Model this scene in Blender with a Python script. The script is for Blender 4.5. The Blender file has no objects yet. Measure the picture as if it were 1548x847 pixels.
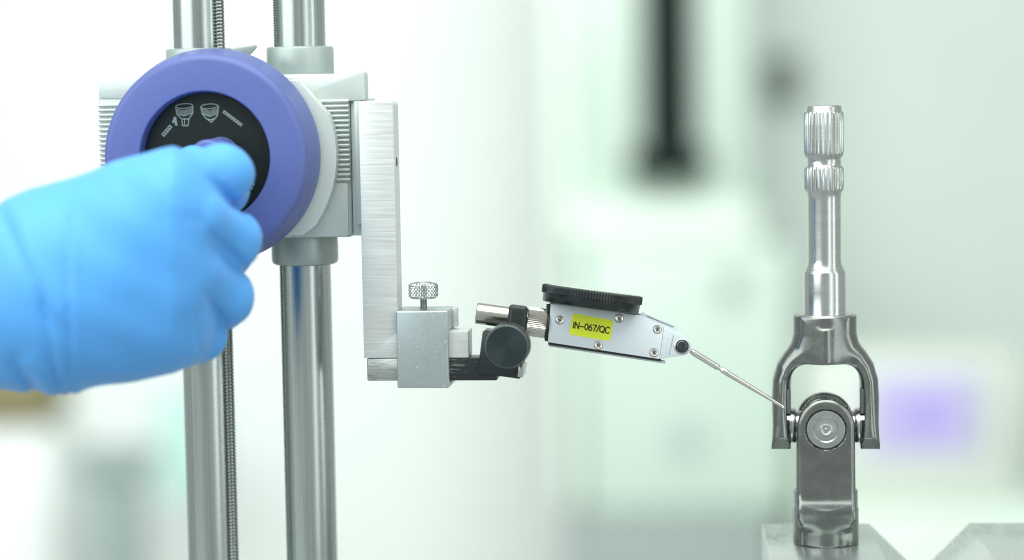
import bpy, bmesh, math
import numpy as np
from mathutils import Vector, Matrix

S = bpy.context.scene
COL = S.collection
R = math.radians
K = 0.001                                   # the script works in millimetres

# ------------------------------------------------------------------ camera
DIST, PITCH, ROLL, LENS = 914.0, R(5.0), R(0.95), 85.0
CAM = np.array([0.0, -DIST * math.cos(PITCH), DIST * math.sin(PITCH)])
fwd = np.array([0.0, math.cos(PITCH), -math.sin(PITCH)])
up0 = np.array([0.0, math.sin(PITCH), math.cos(PITCH)])
rt0 = np.array([1.0, 0.0, 0.0])
rt = math.cos(ROLL) * rt0 - math.sin(ROLL) * up0
up = math.sin(ROLL) * rt0 + math.cos(ROLL) * up0
cd = bpy.data.cameras.new('camera')
cam = bpy.data.objects.new('camera', cd)
COL.objects.link(cam)
cam.matrix_world = Matrix(((rt[0], up[0], -fwd[0], CAM[0] * K), (rt[1], up[1], -fwd[1], CAM[1] * K),
                           (rt[2], up[2], -fwd[2], CAM[2] * K), (0, 0, 0, 1)))
cd.lens, cd.sensor_width, cd.sensor_fit = LENS, 36.0, 'HORIZONTAL'
cd.clip_start, cd.clip_end = 0.05, 100.0
cd.dof.use_dof = True
cd.dof.focus_distance = (DIST - 11.0) * K
cd.dof.aperture_fstop = 3.4
cd.dof.aperture_blades = 0
S.camera = cam

# ------------------------------------------------------------------ world, lamps, exposure
W = bpy.data.worlds.new('World'); S.world = W; W.use_nodes = True
bg = W.node_tree.nodes['Background']
bg.inputs[0].default_value = (0.93, 1.0, 0.965, 1)
bg.inputs[1].default_value = 0.54

def lamp(name, loc, aim, sx, sy, power, color=(0.95, 1.0, 0.97)):
    l = bpy.data.lights.new(name, 'AREA'); l.shape = 'RECTANGLE'
    l.size, l.size_y, l.energy, l.color = sx, sy, power, color
    o = bpy.data.objects.new(name, l); COL.objects.link(o)
    o.location = loc
    o.rotation_euler = (Vector(aim) - Vector(loc)).to_track_quat('-Z', 'Y').to_euler()
    return o

lamp('ceiling_light', (-0.1, -0.5, 1.15), (-0.1, -0.4, 0), 1.5, 1.6, 27.0)
lamp('front_softbox', (-1.15, -0.9, 0.55), (0, 0, 0), 1.5, 1.1, 12.0)  # soft key added at front left; no window is known there
lamp('side_light', (1.1, -0.5, 0.2), (0, 0, 0), 0.18, 1.3, 2.0)  # tall strip added for the bright streak on the round metal
lamp('streak_softbox', (0.75, -1.1, 0.25), (0, 0, 0), 0.40, 1.3, 2.6)  # another strip, added to lay a weaker streak on the columns
lamp('wall_fill', (-0.3, 0.9, 1.15), (-0.3, 3.8, -1.0), 3.4, 1.2, 92.0)  # added behind the subject only to brighten the back wall

S.view_settings.view_transform = 'Standard'
S.view_settings.look = 'None'
S.view_settings.exposure = 0.0
S.view_settings.gamma = 1.0
S.cycles.use_denoising = True
S.cycles.denoising_prefilter = 'NONE'
S.cycles.denoising_input_passes = 'RGB_ALBEDO_NORMAL'
S.cycles.use_adaptive_sampling = False
S.cycles.filter_width = 1.1
S.cycles.max_bounces = 6
S.cycles.caustics_reflective = False
S.cycles.caustics_refractive = False

# ------------------------------------------------------------------ pixel rays (photo is 1548 x 847)
FPX = LENS / 36.0 * 1548.0
def ray(px, py):
    return fwd + (px - 774.0) / FPX * rt + (423.5 - py) / FPX * up
def P(px, py, Y):
    """Point of the plane y = Y (mm) seen at a pixel of the photo."""
    d = ray(px, py)
    return CAM + d * ((Y - CAM[1]) / d[1])
def mmpx(Y):
    return (Y - CAM[1]) / FPX

class Frame:
    """A thing's own axes: origin in mm, turned by rotation matrix; loc() gives local (u, w) on the local plane y = v."""
    def __init__(self, origin, rot):
        self.o = np.array(origin, float); self.r = np.array(rot, float)
    def loc(self, px, py, v):
        c = self.r.T @ (CAM - self.o); d = self.r.T @ ray(px, py)
        p = c + d * ((v - c[1]) / d[1])
        return p[0], p[2]
    def world(self, p):
        return self.o + self.r @ np.array(p, float)
    def matrix(self):
        m = Matrix.Identity(4)
        for i in range(3):
            for j in range(3): m[i][j] = self.r[i][j]
            m[i][3] = self.o[i] * K
        return m

def rot(ax, a):
    return np.array(Matrix.Rotation(a, 3, ax))

# ------------------------------------------------------------------ materials
def node(nt, typ, **kw):
    n = nt.nodes.new(typ)
    for k, v in kw.items():
        if k.startswith('i_'):
            key = k[2:]
            n.inputs[int(key) if key.isdigit() else key.replace('_', ' ')].default_value = v
        else: setattr(n, k, v)
    return n

def material(name, base, metallic=0.0, rough=0.4, grain=None, bump=0.0, tint=0.0, rvar=0.0, coat=0.0,
             aniso=0.0, spots=None, sss=0.0, specular=0.5, sheen=0.0, bump_dist=0.00006, rings=None):
    """Principled material; grain = noise scale per metre on x, y, z (stretched for brushed metal); tint and rvar = its share in colour and gloss."""
    m = bpy.data.materials.new(name); m.use_nodes = True
    nt = m.node_tree; b = nt.nodes['Principled BSDF']; L = nt.links.new
    b.inputs['Base Color'].default_value = (*base, 1)
    b.inputs['Metallic'].default_value = metallic
    b.inputs['Roughness'].default_value = rough
    b.inputs['Specular IOR Level'].default_value = specular
    b.inputs['Coat Weight'].default_value = coat
    b.inputs['Anisotropic'].default_value = aniso
    b.inputs['Sheen Weight'].default_value = sheen
    if sss:
        b.inputs['Subsurface Weight'].default_value = sss
        b.inputs['Subsurface Radius'].default_value = (0.3, 0.6, 1.0)
        b.inputs['Subsurface Scale'].default_value = 0.003
    if grain or spots:
        tc = node(nt, 'ShaderNodeTexCoord')
    col = None
    if grain:
        mp = node(nt, 'ShaderNodeMapping'); mp.inputs['Scale'].default_value = grain
        L(tc.outputs['Object'], mp.inputs['Vector'])
        n = node(nt, 'ShaderNodeTexNoise', i_Scale=1.0, i_Detail=5.0, i_Roughness=0.6)
        L(mp.outputs[0], n.inputs['Vector'])
        if tint:
            r = node(nt, 'ShaderNodeMapRange', i_1=0.3, i_2=0.7, i_3=1.0 - tint, i_4=1.0 + tint)
            L(n.outputs['Fac'], r.inputs[0])
            v = node(nt, 'ShaderNodeVectorMath', operation='SCALE'); v.inputs[0].default_value = base
            L(r.outputs[0], v.inputs['Scale'])
            L(v.outputs[0], b.inputs['Base Color']); col = v.outputs[0]
        if rvar:
            r = node(nt, 'ShaderNodeMapRange', i_1=0.3, i_2=0.7, i_3=max(0.02, rough - rvar), i_4=rough + rvar)
            L(n.outputs['Fac'], r.inputs[0]); L(r.outputs[0], b.inputs['Roughness'])
        if bump:
            bp = node(nt, 'ShaderNodeBump', i_Strength=bump, i_Distance=bump_dist)
            L(n.outputs['Fac'], bp.inputs['Height']); L(bp.outputs[0], b.inputs['Normal'])
    if spots:                                # small scuffs and specks: (scale, threshold, colour)
        n2 = node(nt, 'ShaderNodeTexNoise', i_Scale=spots[0], i_Detail=3.0)
        L(tc.outputs['Object'], n2.inputs['Vector'])
        r = node(nt, 'ShaderNodeMapRange', i_1=spots[1], i_2=spots[1] + 0.03, i_3=0.0, i_4=1.0)
        L(n2.outputs['Fac'], r.inputs[0])
        mx = node(nt, 'ShaderNodeMix', data_type='RGBA')
        L(r.outputs[0], mx.inputs[0])
        if col is not None: L(col, mx.inputs[6])
        else: mx.inputs[6].default_value = (*base, 1)
        mx.inputs[7].default_value = (*spots[2], 1)
        L(mx.outputs[2], b.inputs['Base Color'])
    if rings:                                # fine lathe marks round the local y axis
        tc2 = node(nt, 'ShaderNodeTexCoord')
        w = node(nt, 'ShaderNodeTexWave', wave_type='RINGS', rings_direction='Y', i_Scale=rings, i_Distortion=0.6, i_Detail=3.0)
        L(tc2.outputs['Object'], w.inputs['Vector'])
        bp = node(nt, 'ShaderNodeBump', i_Strength=0.35, i_Distance=0.00004)
        L(w.outputs['Fac'], bp.inputs['Height']); L(bp.outputs[0], b.inputs['Normal'])
    return m

M = {}
M['column'] = material('ground_steel_column', (0.45, 0.51, 0.50), 1, 0.25, (1500, 1500, 6), 0.35, 0.14, 0.06)
M['paint'] = material('silver_grey_paint', (0.65, 0.72, 0.69), 0.2, 0.38, (2500, 2500, 2500), 0.12, 0.04, 0.05)
M['cap'] = material('satin_grey_collar', (0.42, 0.49, 0.47), 0.35, 0.4, (1800, 1800, 1800), 0.12, 0.05, 0.05)
M['brushed'] = material('brushed_light_steel', (0.73, 0.76, 0.745), 0.6, 0.42, (45, 900, 2600), 0.35, 0.13, 0.1, bump_dist=0.00006)
M['satin'] = material('satin_blue_grey_plating', (0.49, 0.565, 0.575), 0.75, 0.38, (1500, 1500, 1500), 0.1, 0.06, 0.06,
                      spots=(420, 0.70, (0.8, 0.85, 0.85)))
M['bright'] = material('bright_turned_steel', (0.54, 0.57, 0.56), 1, 0.25, (60, 60, 300), 0, 0.04, 0.03)
M['forged'] = material('oiled_forged_steel', (0.235, 0.25, 0.24), 1, 0.24, (150, 150, 150), 0, 0.10, 0.07)
M['machined'] = material('machined_grey_steel', (0.47, 0.49, 0.48), 1, 0.3, (300, 300, 300), 0, 0.03, 0.03)
M['black_oxide'] = material('black_oxide_steel', (0.028, 0.036, 0.038), 0.35, 0.33, (60, 1500, 1500), 0.1, 0.2, 0.08)
M['knob'] = material('turned_black_knob', (0.055, 0.075, 0.082), 0.95, 0.33, aniso=0.85)
tg = node(M['knob'].node_tree, 'ShaderNodeTangent', direction_type='RADIAL', axis='Y')
M['knob'].node_tree.links.new(tg.outputs[0], M['knob'].node_tree.nodes['Principled BSDF'].inputs['Tangent'])
M['bezel'] = material('black_plastic_bezel', (0.010, 0.016, 0.017), 0, 0.27, (500, 500, 500), 0.0, 0.05, 0.02,
                      spots=(900, 0.74, (0.35, 0.38, 0.36)))  # pale specks painted in as glints on the bezel
M['thread'] = material('dark_steel_thread', (0.24, 0.25, 0.24), 1, 0.26)
M['purple'] = material('violet_blue_plastic', (0.105, 0.140, 0.385), 0, 0.42, (600, 600, 600), 0.05, 0.03, 0.05)
M['disc'] = material('black_dial_disc', (0.010, 0.015, 0.013), 0, 0.5, specular=0.25)
M['print'] = material('pale_grey_print', (0.24, 0.30, 0.275), 0, 0.6)
M['glove'] = material('blue_nitrile_rubber', (0.10, 0.395, 0.89), 0, 0.48, (160, 160, 160), 0.12, 0.03, 0.06, sss=0.12,
                      specular=0.35, sheen=0.12, bump_dist=0.0006)
M['cover'] = material('satin_pale_blue_cover', (0.66, 0.73, 0.77), 0.25, 0.4, (1400, 1400, 1400), 0.05, 0.02, 0.04)
M['nickel'] = material('warm_nickel', (0.60, 0.585, 0.54), 1, 0.24, (120, 120, 120), 0, 0.05, 0.04)
M['polished'] = material('polished_steel', (0.78, 0.77, 0.74), 1, 0.16)
M['recess_shade'] = material('painted_recess_shade', (0.03, 0.03, 0.028), 0.3, 0.5)  # near-black that stands in for shade inside holes, slots and gaps
M['groove'] = material('grey_groove', (0.22, 0.25, 0.26), 0.5, 0.4)
M['sticker'] = material('yellow_green_sticker', (0.74, 0.84, 0.03), 0, 0.45, (300, 300, 300), 0.04, 0.05, 0.05)
M['ink'] = material('dark_ink', (0.02, 0.025, 0.01), 0, 0.6)
M['dialwhite'] = material('dial_crystal', (0.62, 0.62, 0.48), 0, 0.1, coat=0.6)
M['oilglass'] = material('dark_glossy_screw', (0.03, 0.04, 0.045), 0.5, 0.1, coat=0.8)
M['vblock'] = material('ground_grey_steel_block', (0.55, 0.60, 0.58), 0.85, 0.27, (180, 40, 900), 0.05, 0.06, 0.06,
                       spots=(160, 0.76, (0.46, 0.49, 0.47)))
M['brownseal'] = material('rusty_brown_clip', (0.26, 0.20, 0.17), 0.9, 0.3)
M['granite'] = material('lightened_granite', (0.24, 0.26, 0.26), 0, 0.4, (900, 900, 900), 0, 0.4, 0.05)  # lightened to send more fill up from below
M['wall'] = material('white_wall_paint', (0.88, 0.92, 0.90), 0, 0.9, (8, 8, 8), 0, 0.01)
M['partition'] = material('grey_green_panel', (0.60, 0.675, 0.63), 0, 0.8, (3, 3, 3), 0, 0.03)
M['machine'] = material('pale_green_enamel', (0.575, 0.69, 0.61), 0, 0.4, (5, 5, 5), 0, 0.03)
M['machine_light'] = material('light_green_enamel', (0.72, 0.83, 0.73), 0, 0.4, (5, 5, 5), 0, 0.03)
M['dark'] = material('black_machine_rail', (0.012, 0.022, 0.02), 0, 0.8, specular=0.1)
M['grey'] = material('grey_enamel', (0.30, 0.36, 0.34), 0, 0.5)
M['palegrey'] = material('pale_grey_enamel', (0.42, 0.52, 0.50), 0, 0.5)
M['wallbox'] = material('dark_grey_box', (0.17, 0.20, 0.19), 0, 0.7)
M['postgrey'] = material('post_grey_enamel', (0.27, 0.34, 0.325), 0, 0.5)
M['beige'] = material('beige_plastic', (0.64, 0.70, 0.63), 0, 0.5)
M['card'] = material('brown_cardboard', (0.25, 0.222, 0.115), 0, 0.9)
M['aqua'] = material('pale_aqua_plastic', (0.55, 0.80, 0.74), 0, 0.5)
m = bpy.data.materials.new('lit_violet_screen'); m.use_nodes = True
b = m.node_tree.nodes['Principled BSDF']
b.inputs['Base Color'].default_value = (0.1, 0.08, 0.2, 1)
b.inputs['Emission Color'].default_value = (0.72, 0.74, 0.93, 1); b.inputs['Emission Strength'].default_value = 0.70
M['screen'] = m
m = m.copy(); m.name = 'violet_glow_core'; b = m.node_tree.nodes['Principled BSDF']
b.inputs['Emission Color'].default_value = (0.59, 0.54, 1.0, 1); b.inputs['Emission Strength'].default_value = 0.66
M['screen_glow_core'] = m
# holder bar: black oxide worn to bare steel on the half that slides through the clamp
m = material('worn_holder_bar', (0.02, 0.026, 0.028), 0.5, 0.32)
nt = m.node_tree; b = nt.nodes['Principled BSDF']
tc = node(nt, 'ShaderNodeTexCoord'); sx = node(nt, 'ShaderNodeSeparateXYZ'); nt.links.new(tc.outputs['Object'], sx.inputs[0])
mp = node(nt, 'ShaderNodeMapping'); mp.inputs['Scale'].default_value = (130, 600, 1300); nt.links.new(tc.outputs['Object'], mp.inputs[0])
nz = node(nt, 'ShaderNodeTexNoise', i_Scale=1.0, i_Detail=6.0, i_Roughness=0.7); nt.links.new(mp.outputs[0], nz.inputs['Vector'])
wear = node(nt, 'ShaderNodeMapRange', i_1=0.010, i_2=0.040, i_3=0.70, i_4=0.34); nt.links.new(sx.outputs[0], wear.inputs[0])
sub = node(nt, 'ShaderNodeMath', operation='ADD'); nt.links.new(nz.outputs['Fac'], sub.inputs[0]); nt.links.new(wear.outputs[0], sub.inputs[1])
rg = node(nt, 'ShaderNodeMapRange', i_1=0.93, i_2=1.22, i_3=0.0, i_4=1.0); nt.links.new(sub.outputs[0], rg.inputs[0])
mx = node(nt, 'ShaderNodeMix', data_type='RGBA'); nt.links.new(rg.outputs[0], mx.inputs[0])
mx.inputs[6].default_value = (0.03, 0.037, 0.04, 1); mx.inputs[7].default_value = (0.52, 0.55, 0.53, 1)
nt.links.new(mx.outputs[2], b.inputs['Base Color'])
r2 = node(nt, 'ShaderNodeMapRange', i_1=0.0, i_2=1.0, i_3=0.35, i_4=0.95); nt.links.new(rg.outputs[0], r2.inputs[0]); nt.links.new(r2.outputs[0], b.inputs['Metallic'])
M['worn_bar'] = m

# ------------------------------------------------------------------ mesh helpers
class MB:
    def __init__(self): self.v = []; self.f = []
    def raw(self, v, f):
        n = len(self.v); self.v += [tuple(map(float, p)) for p in v]; self.f += [tuple(i + n for i in q) for q in f]; return self
    def bm(self, bm, bevel=0, segs=2, ang=30):
        if bevel:
            bmesh.ops.recalc_face_normals(bm, faces=bm.faces)
            e = [x for x in bm.edges if len(x.link_faces) == 2 and x.calc_face_angle(0) > R(ang)]
            bmesh.ops.bevel(bm, geom=e, offset=bevel, segments=segs, affect='EDGES', profile=0.5, clamp_overlap=True)
        bm.verts.ensure_lookup_table(); bm.verts.index_update()
        self.raw([v.co for v in bm.verts], [[v.index for v in f.verts] for f in bm.faces]); bm.free(); return self
    def box(self, x0, x1, y0, y1, z0, z1, bevel=0.3, segs=2, mat=None):
        b = bmesh.new(); bmesh.ops.create_cube(b, size=1)
        for v in b.verts:
            v.co = Vector(((x0 + x1) / 2 + v.co.x * (x1 - x0), (y0 + y1) / 2 + v.co.y * (y1 - y0), (z0 + z1) / 2 + v.co.z * (z1 - z0)))
        if mat is not None: b.transform(mat)
        return self.bm(b, bevel, segs)
    def prism(self, poly, y0, y1, bevel=0.3, segs=2, axis='y', ang=30):
        """A polygon of the local x-z plane (x-y when axis = 'z', y-z when axis = 'x') pushed from y0 to y1."""
        b = bmesh.new()
        at = {'y': lambda p, d: (p[0], d, p[1]), 'z': lambda p, d: (p[0], p[1], d), 'x': lambda p, d: (d, p[0], p[1])}[axis]
        A = [b.verts.new(at(p, y0)) for p in poly]; B = [b.verts.new(at(p, y1)) for p in poly]
        n = len(poly); b.faces.new(A); b.faces.new(B)
        for i in range(n): b.faces.new((A[i], A[(i + 1) % n], B[(i + 1) % n], B[i]))
        return self.bm(b, bevel, segs, ang)
    def loop(self, outer, inner, d0, d1, axis='x'):
        """A frame: the space between two polygons of equal length, pushed along an axis."""
        at = {'y': lambda p, d: (p[0], d, p[1]), 'x': lambda p, d: (d, p[0], p[1]), 'z': lambda p, d: (p[0], p[1], d)}[axis]
        n = len(outer); v = [at(p, d) for d in (d0, d1) for q in (outer, inner) for p in q]; f = []
        for i in range(n):
            j = (i + 1) % n
            f += [(i, j, n + j, n + i), (2 * n + i, 2 * n + j, 3 * n + j, 3 * n + i), (i, j, 2 * n + j, 2 * n + i), (n + i, n + j, 3 * n + j, 3 * n + i)]
        return self.raw(v, f)
    def lathe(self, prof, o=(0, 0, 0), axis='z', segs=64, mod=None, frame=None):
        """prof = [(radius, height)]; mod(theta, radius, height) changes a radius: teeth, knurls, threads."""
        v = []; f = []; rows = []
        for r, h in prof:
            if r < 1e-6: rows.append([len(v)]); v.append((0, 0, h)); continue
            row = []
            for i in range(segs):
                t = 2 * math.pi * i / segs; q = mod(t, r, h) if mod else r
                row.append(len(v)); v.append((q * math.cos(t), q * math.sin(t), h))
            rows.append(row)
        for a, b in zip(rows, rows[1:]):
            for i in range(segs):
                j = (i + 1) % segs
                if len(a) == 1 and len(b) == 1: continue
                if len(a) == 1: f.append((a[0], b[i], b[j]))
                elif len(b) == 1: f.append((a[i], a[j], b[0]))
                else: f.append((a[i], a[j], b[j], b[i]))
        v = np.array(v)
        if frame is not None: v = v @ np.array(frame).T
        elif axis == 'y': v = v[:, [0, 2, 1]]
        elif axis == 'x': v = v[:, [2, 0, 1]]
        return self.raw(v + np.array(o), f)
    def build(self, name, mat, parent=None, sharp=35, at=None):
        me = bpy.data.meshes.new(name)
        me.from_pydata([(x * K, y * K, z * K) for x, y, z in self.v], [], self.f)
        b = bmesh.new(); b.from_mesh(me); bmesh.ops.recalc_face_normals(b, faces=b.faces); b.to_mesh(me); b.free()
        me.shade_smooth(); me.set_sharp_from_angle(angle=R(sharp))
        me.materials.append(mat)
        o = bpy.data.objects.new(name, me); COL.objects.link(o)
        if parent is not None: o.parent = parent
        if at is not None: o.location = [c * K for c in at]
        return o

def rods(axis_vec):
    """Columns of a 3x3 frame whose z is axis_vec."""
    z = np.array(axis_vec, float); z /= np.linalg.norm(z)
    x = np.cross([0, 1, 0], z); x /= np.linalg.norm(x); y = np.cross(z, x)
    return np.array([x, y, z]).T

def round_poly(poly, r, n=5):
    """Rounds the corners of a polygon."""
    out = []; N = len(poly)
    rr = r if isinstance(r, (list, tuple)) else [r] * N
    for i in range(N):
        p = np.array(poly[i], float); a = np.array(poly[i - 1], float) - p; c = np.array(poly[(i + 1) % N], float) - p
        la, lc = np.linalg.norm(a), np.linalg.norm(c)
        if rr[i] <= 0: out.append(tuple(p)); continue
        a /= la; c /= lc
        h = math.acos(max(-1, min(1, float(a @ c)))) / 2
        d = min(rr[i] / math.tan(h), la * 0.49, lc * 0.49)
        q = d * math.tan(h); bis = (a + c); bis /= np.linalg.norm(bis)
        ce = p + bis * (q / math.sin(h))
        s = p + a * d - ce; e = p + c * d - ce
        t0 = math.atan2(s[1], s[0]); t1 = math.atan2(e[1], e[0]); dt = (t1 - t0 + math.pi) % (2 * math.pi) - math.pi
        for k in range(n + 1):
            t = t0 + dt * k / n; out.append((ce[0] + q * math.cos(t), ce[1] + q * math.sin(t)))
    return out

def thing(name, label, cat, frame=None, group=None):
    o = bpy.data.objects.new(name, None); COL.objects.link(o); o.empty_display_size = 0.01
    if frame is not None: o.matrix_world = frame.matrix()
    o['label'] = label; o['category'] = cat
    if group: o['group'] = group
    return o
def tag(o, label, cat, group=None):
    o['label'] = label; o['category'] = cat
    if group: o['group'] = group
    return o
def piece(src, parent, loc=None):
    o = src.copy(); COL.objects.link(o); o.parent = parent
    if loc is not None: o.location = loc
    return o

# ---- signed distance shapes for forged and soft bodies
def smin(a, b, k):
    h = np.clip(0.5 + 0.5 * (b - a) / k, 0, 1); return b + (a - b) * h - k * h * (1 - h)
def smax(a, b, k): return -smin(-a, -b, k)
def cone(p, a, b, r0, r1):
    a = np.array(a, float); b = np.array(b, float); ab = b - a
    t = np.clip(((p - a) @ ab) / (ab @ ab), 0, 1)
    return np.linalg.norm(p - (a + t[:, None] * ab), axis=1) - (r0 + (r1 - r0) * t)
def poly_dist(x, z, poly):
    q = np.array(poly, float); d = np.full(x.shape, 1e9); inside = np.zeros(x.shape, bool)
    for i in range(len(q)):
        a, b = q[i - 1], q[i]; e = b - a
        t = np.clip(((x - a[0]) * e[0] + (z - a[1]) * e[1]) / (e @ e), 0, 1)
        d = np.minimum(d, np.hypot(x - a[0] - t * e[0], z - a[1] - t * e[1]))
        c = (a[1] > z) != (b[1] > z)
        if abs(e[1]) > 1e-9: inside ^= c & (x < e[0] * (z - a[1]) / e[1] + a[0])
    return np.where(inside, -d, d)
def box_dist(p, c, h, r=0.0):
    q = np.abs(p - np.array(c)) - (np.array(h) - r)
    return np.linalg.norm(np.maximum(q, 0), axis=1) + np.minimum(q.max(axis=1), 0) - r
def sdf_mesh(f, lo, hi, h):
    """Surface net of f = 0, its points then moved onto the surface."""
    lo = np.array(lo, float); n = np.ceil((np.array(hi) - lo) / h).astype(int) + 1
    g = [lo[i] + h * np.arange(n[i]) for i in range(3)]
    val = np.empty(n, np.float32)
    for i in range(n[0]):
        Yg, Zg = np.meshgrid(g[1], g[2], indexing='ij')
        val[i] = f(np.column_stack([np.full(Yg.size, g[0][i]), Yg.ravel(), Zg.ravel()])).reshape(Yg.shape)
    ins = val < 0
    c = np.zeros(tuple(n - 1), np.int32)
    for dx in (0, 1):
        for dy in (0, 1):
            for dz in (0, 1): c += ins[dx:n[0] - 1 + dx, dy:n[1] - 1 + dy, dz:n[2] - 1 + dz]
    act = (c > 0) & (c < 8); ids = np.full(act.shape, -1); ids[act] = np.arange(act.sum())
    pts = lo + h * (np.argwhere(act) + 0.5)
    for _ in range(4):
        d = f(pts); e = 0.3 * h
        gr = np.column_stack([f(pts + np.eye(3)[k] * e) - f(pts - np.eye(3)[k] * e) for k in range(3)]) / (2 * e)
        step = gr * (d / np.maximum((gr ** 2).sum(1), 0.2))[:, None]
        pts = pts - np.clip(step, -0.8 * h, 0.8 * h)
    quads = []
    for ax in range(3):
        a, b = [(1, 2), (2, 0), (0, 1)][ax]
        s0 = [slice(None)] * 3; s1 = [slice(None)] * 3
        s0[ax] = slice(0, -1); s1[ax] = slice(1, None)
        diff = ins[tuple(s0)] != ins[tuple(s1)]
        idx = np.argwhere(diff)
        ok = (idx[:, a] > 0) & (idx[:, b] > 0) & (idx[:, a] < n[a] - 1) & (idx[:, b] < n[b] - 1)
        idx = idx[ok]
        def cell(da, db):
            q = idx.copy(); q[:, a] -= da; q[:, b] -= db; return ids[q[:, 0], q[:, 1], q[:, 2]]
        quads.append(np.column_stack([cell(1, 1), cell(0, 1), cell(0, 0), cell(1, 0)]))
    q = np.concatenate(quads)
    mb = MB(); mb.v = [tuple(p) for p in pts]; mb.f = [tuple(int(i) for i in r) for r in q]
    return mb

# ================================================================== background, three metres behind
BG = 3400.0
def pxbox(x0, y0, x1, y1, Y, depth, bevel=8):
    """A box whose front, at distance Y, spans these pixels of the photo."""
    cx, cz = (x0 + x1) / 2, (y0 + y1) / 2
    c = P(cx, cz, Y); s = mmpx(Y)
    return MB().box(-(x1 - x0) / 2 * s, (x1 - x0) / 2 * s, 0, depth, -(y1 - y0) / 2 * s, (y1 - y0) / 2 * s, bevel), c

mb = MB().box(-3200, 3400, 0, 60, -1500, 2600, 0); o = mb.build('wall', M['wall'], None, at=(0, BG + 700, 0)); o['kind'] = 'structure'
mb, c = pxbox(1105, -700, 2300, 1100, BG + 450, 60); o = mb.build('partition_wall', M['partition'], None, at=c); o['kind'] = 'structure'

def root_at(name, label, cat, c):
    return thing(name, label, cat, Frame(c, np.eye(3)))
s = mmpx(BG); c = P(1010, 560, BG)
mach = root_at('measuring_machine', 'blurred pale green machine with a black vertical rail, behind the lever indicator', 'machine', c)
def bgpart(name, x0, y0, x1, y1, v0, v1, mat, parent, cx, cy, bevel=8):
    return MB().box((x0 - cx) * s, (x1 - cx) * s, v0, v1, (cy - y1) * s, (cy - y0) * s, bevel).build(name, mat, parent)
bgpart('column', 872, -200, 1142, 330, 90, 300, M['machine'], mach, 1010, 560)
bgpart('soft_edge_strip', 838, -200, 872, 778, 60, 300, M['machine_light'], mach, 1010, 560)  # added pale strip that softens the machine's left edge
bgpart('rail', 980, -190, 1058, 262, 50, 90, M['dark'], mach, 1010, 560)
bgpart('rail_foot', 955, 222, 1076, 268, 0, 50, M['dark'], mach, 1010, 560)
bgpart('top_cover', 860, 305, 1150, 372, -6, 300, M['machine_light'], mach, 1010, 560, 14)
bgpart('cabinet', 878, 372, 1196, 778, 0, 300, M['machine'], mach, 1010, 560)
bgpart('base', 862, 780, 1170, 1700, -20, 300, M['grey'], mach, 1010, 560)
r_ = 17 * s
MB().lathe([(0, -30), (r_, -30), (r_, 0)], ((1105 - 1010) * s, 0, (560 - 430) * s), 'y', 32).build('control_knob', M['grey'], mach)
MB().lathe([(0, -20), (22 * s, -20), (22 * s, 0)], ((1035 - 1010) * s, 0, (560 - 660) * s), 'y', 32).build('dial_knob', M['palegrey'], mach)
mb, c = pxbox(1160, 82, 1212, 156, BG + 400, 48); tag(mb.build('wall_box', M['wallbox'], None, at=c), 'small dark grey box on the grey green wall left of the shaft top', 'switch box')
c = P(1390, 640, BG - 100); con = root_at('control_console', 'blurred beige console with a glowing violet screen right of the joint', 'console', c)
s = mmpx(BG - 100)
bgpart('housing', 1215, 530, 1545, 765, 0, 200, M['beige'], con, 1390, 640, 20)
bgpart('screen', 1308, 564, 1486, 690, -6, 0, M['screen'], con, 1390, 640, 2)
bgpart('screen_glow_core', 1350, 594, 1446, 662, -9, -6, M['screen_glow_core'], con, 1390, 640, 2)  # added violet core, imitates the glow brightening towards the middle
bgpart('screen_hood', 1474, 565, 1492, 690, -8, 0, M['palegrey'], con, 1390, 640, 4)
bgpart('stand', 1215, 766, 1800, 1700, -40, 240, M['machine_light'], con, 1390, 640, 10)
s = mmpx(BG)
mb, c = pxbox(-60, 560, 78, 638, BG, 200, 6); tag(mb.build('cardboard_box', M['card'], None, at=c), 'brown cardboard box on the white cabinet below the glove', 'box')
mb, c = pxbox(-400, 640, 96, 1700, BG - 20, 340, 4); tag(mb.build('cabinet', M['wall'], None, at=c), 'white cabinet carrying the brown box at lower left', 'cabinet')
c = P(165, 700, BG - 250); s = mmpx(BG - 250)
st = root_at('machine_post', 'pale grey square post with a wider cap, left of the chrome columns', 'post', c)
bgpart('post', 128, 722, 205, 1700, 0, 120, M['postgrey'], st, 165, 700)
bgpart('cap', 110, 690, 224, 722, -10, 140, M['postgrey'], st, 165, 700)
mb, c = pxbox(236, 590, 330, 760, BG + 300, 60); tag(mb.build('plastic_panel', M['aqua'], None, at=c), 'pale aqua panel behind the left column', 'panel')

# ================================================================== height gauge
YAW = R(-6)
GO = P(541, 400, -3.0)
G = Frame(GO, rot('Z', YAW)); g = G.loc
gauge = thing('height_gauge', 'twin column height gauge with violet hand wheel and pale measuring arm', 'height gauge', G)
sg = 0.25
ZT, ZB = g(400, -60, 14)[1], g(400, 940, 14)[1] - 25
VC = 16.0
RC = 39 * sg
for px0 in (311, 462):
    u = g(px0, 423, VC)[0]
    prof = [(0, ZB), (RC - .4, ZB), (RC, ZB + .4), (RC, ZT)]
    MB().lathe([(0, ZB), (RC, ZB), (RC, ZT), (0, ZT)], (u, VC, 0), 'z', 96).build('column', M['column'], gauge)
UL, UR = g(311, 423, VC)[0], g(462, 423, VC)[0]
def screw_thread(pitch, depth):
    def f(t, r, h):
        q = (h / pitch - t / (2 * math.pi)) % 1.0
        return r - depth * abs(2 * q - 1) ** .8
    return f
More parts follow.
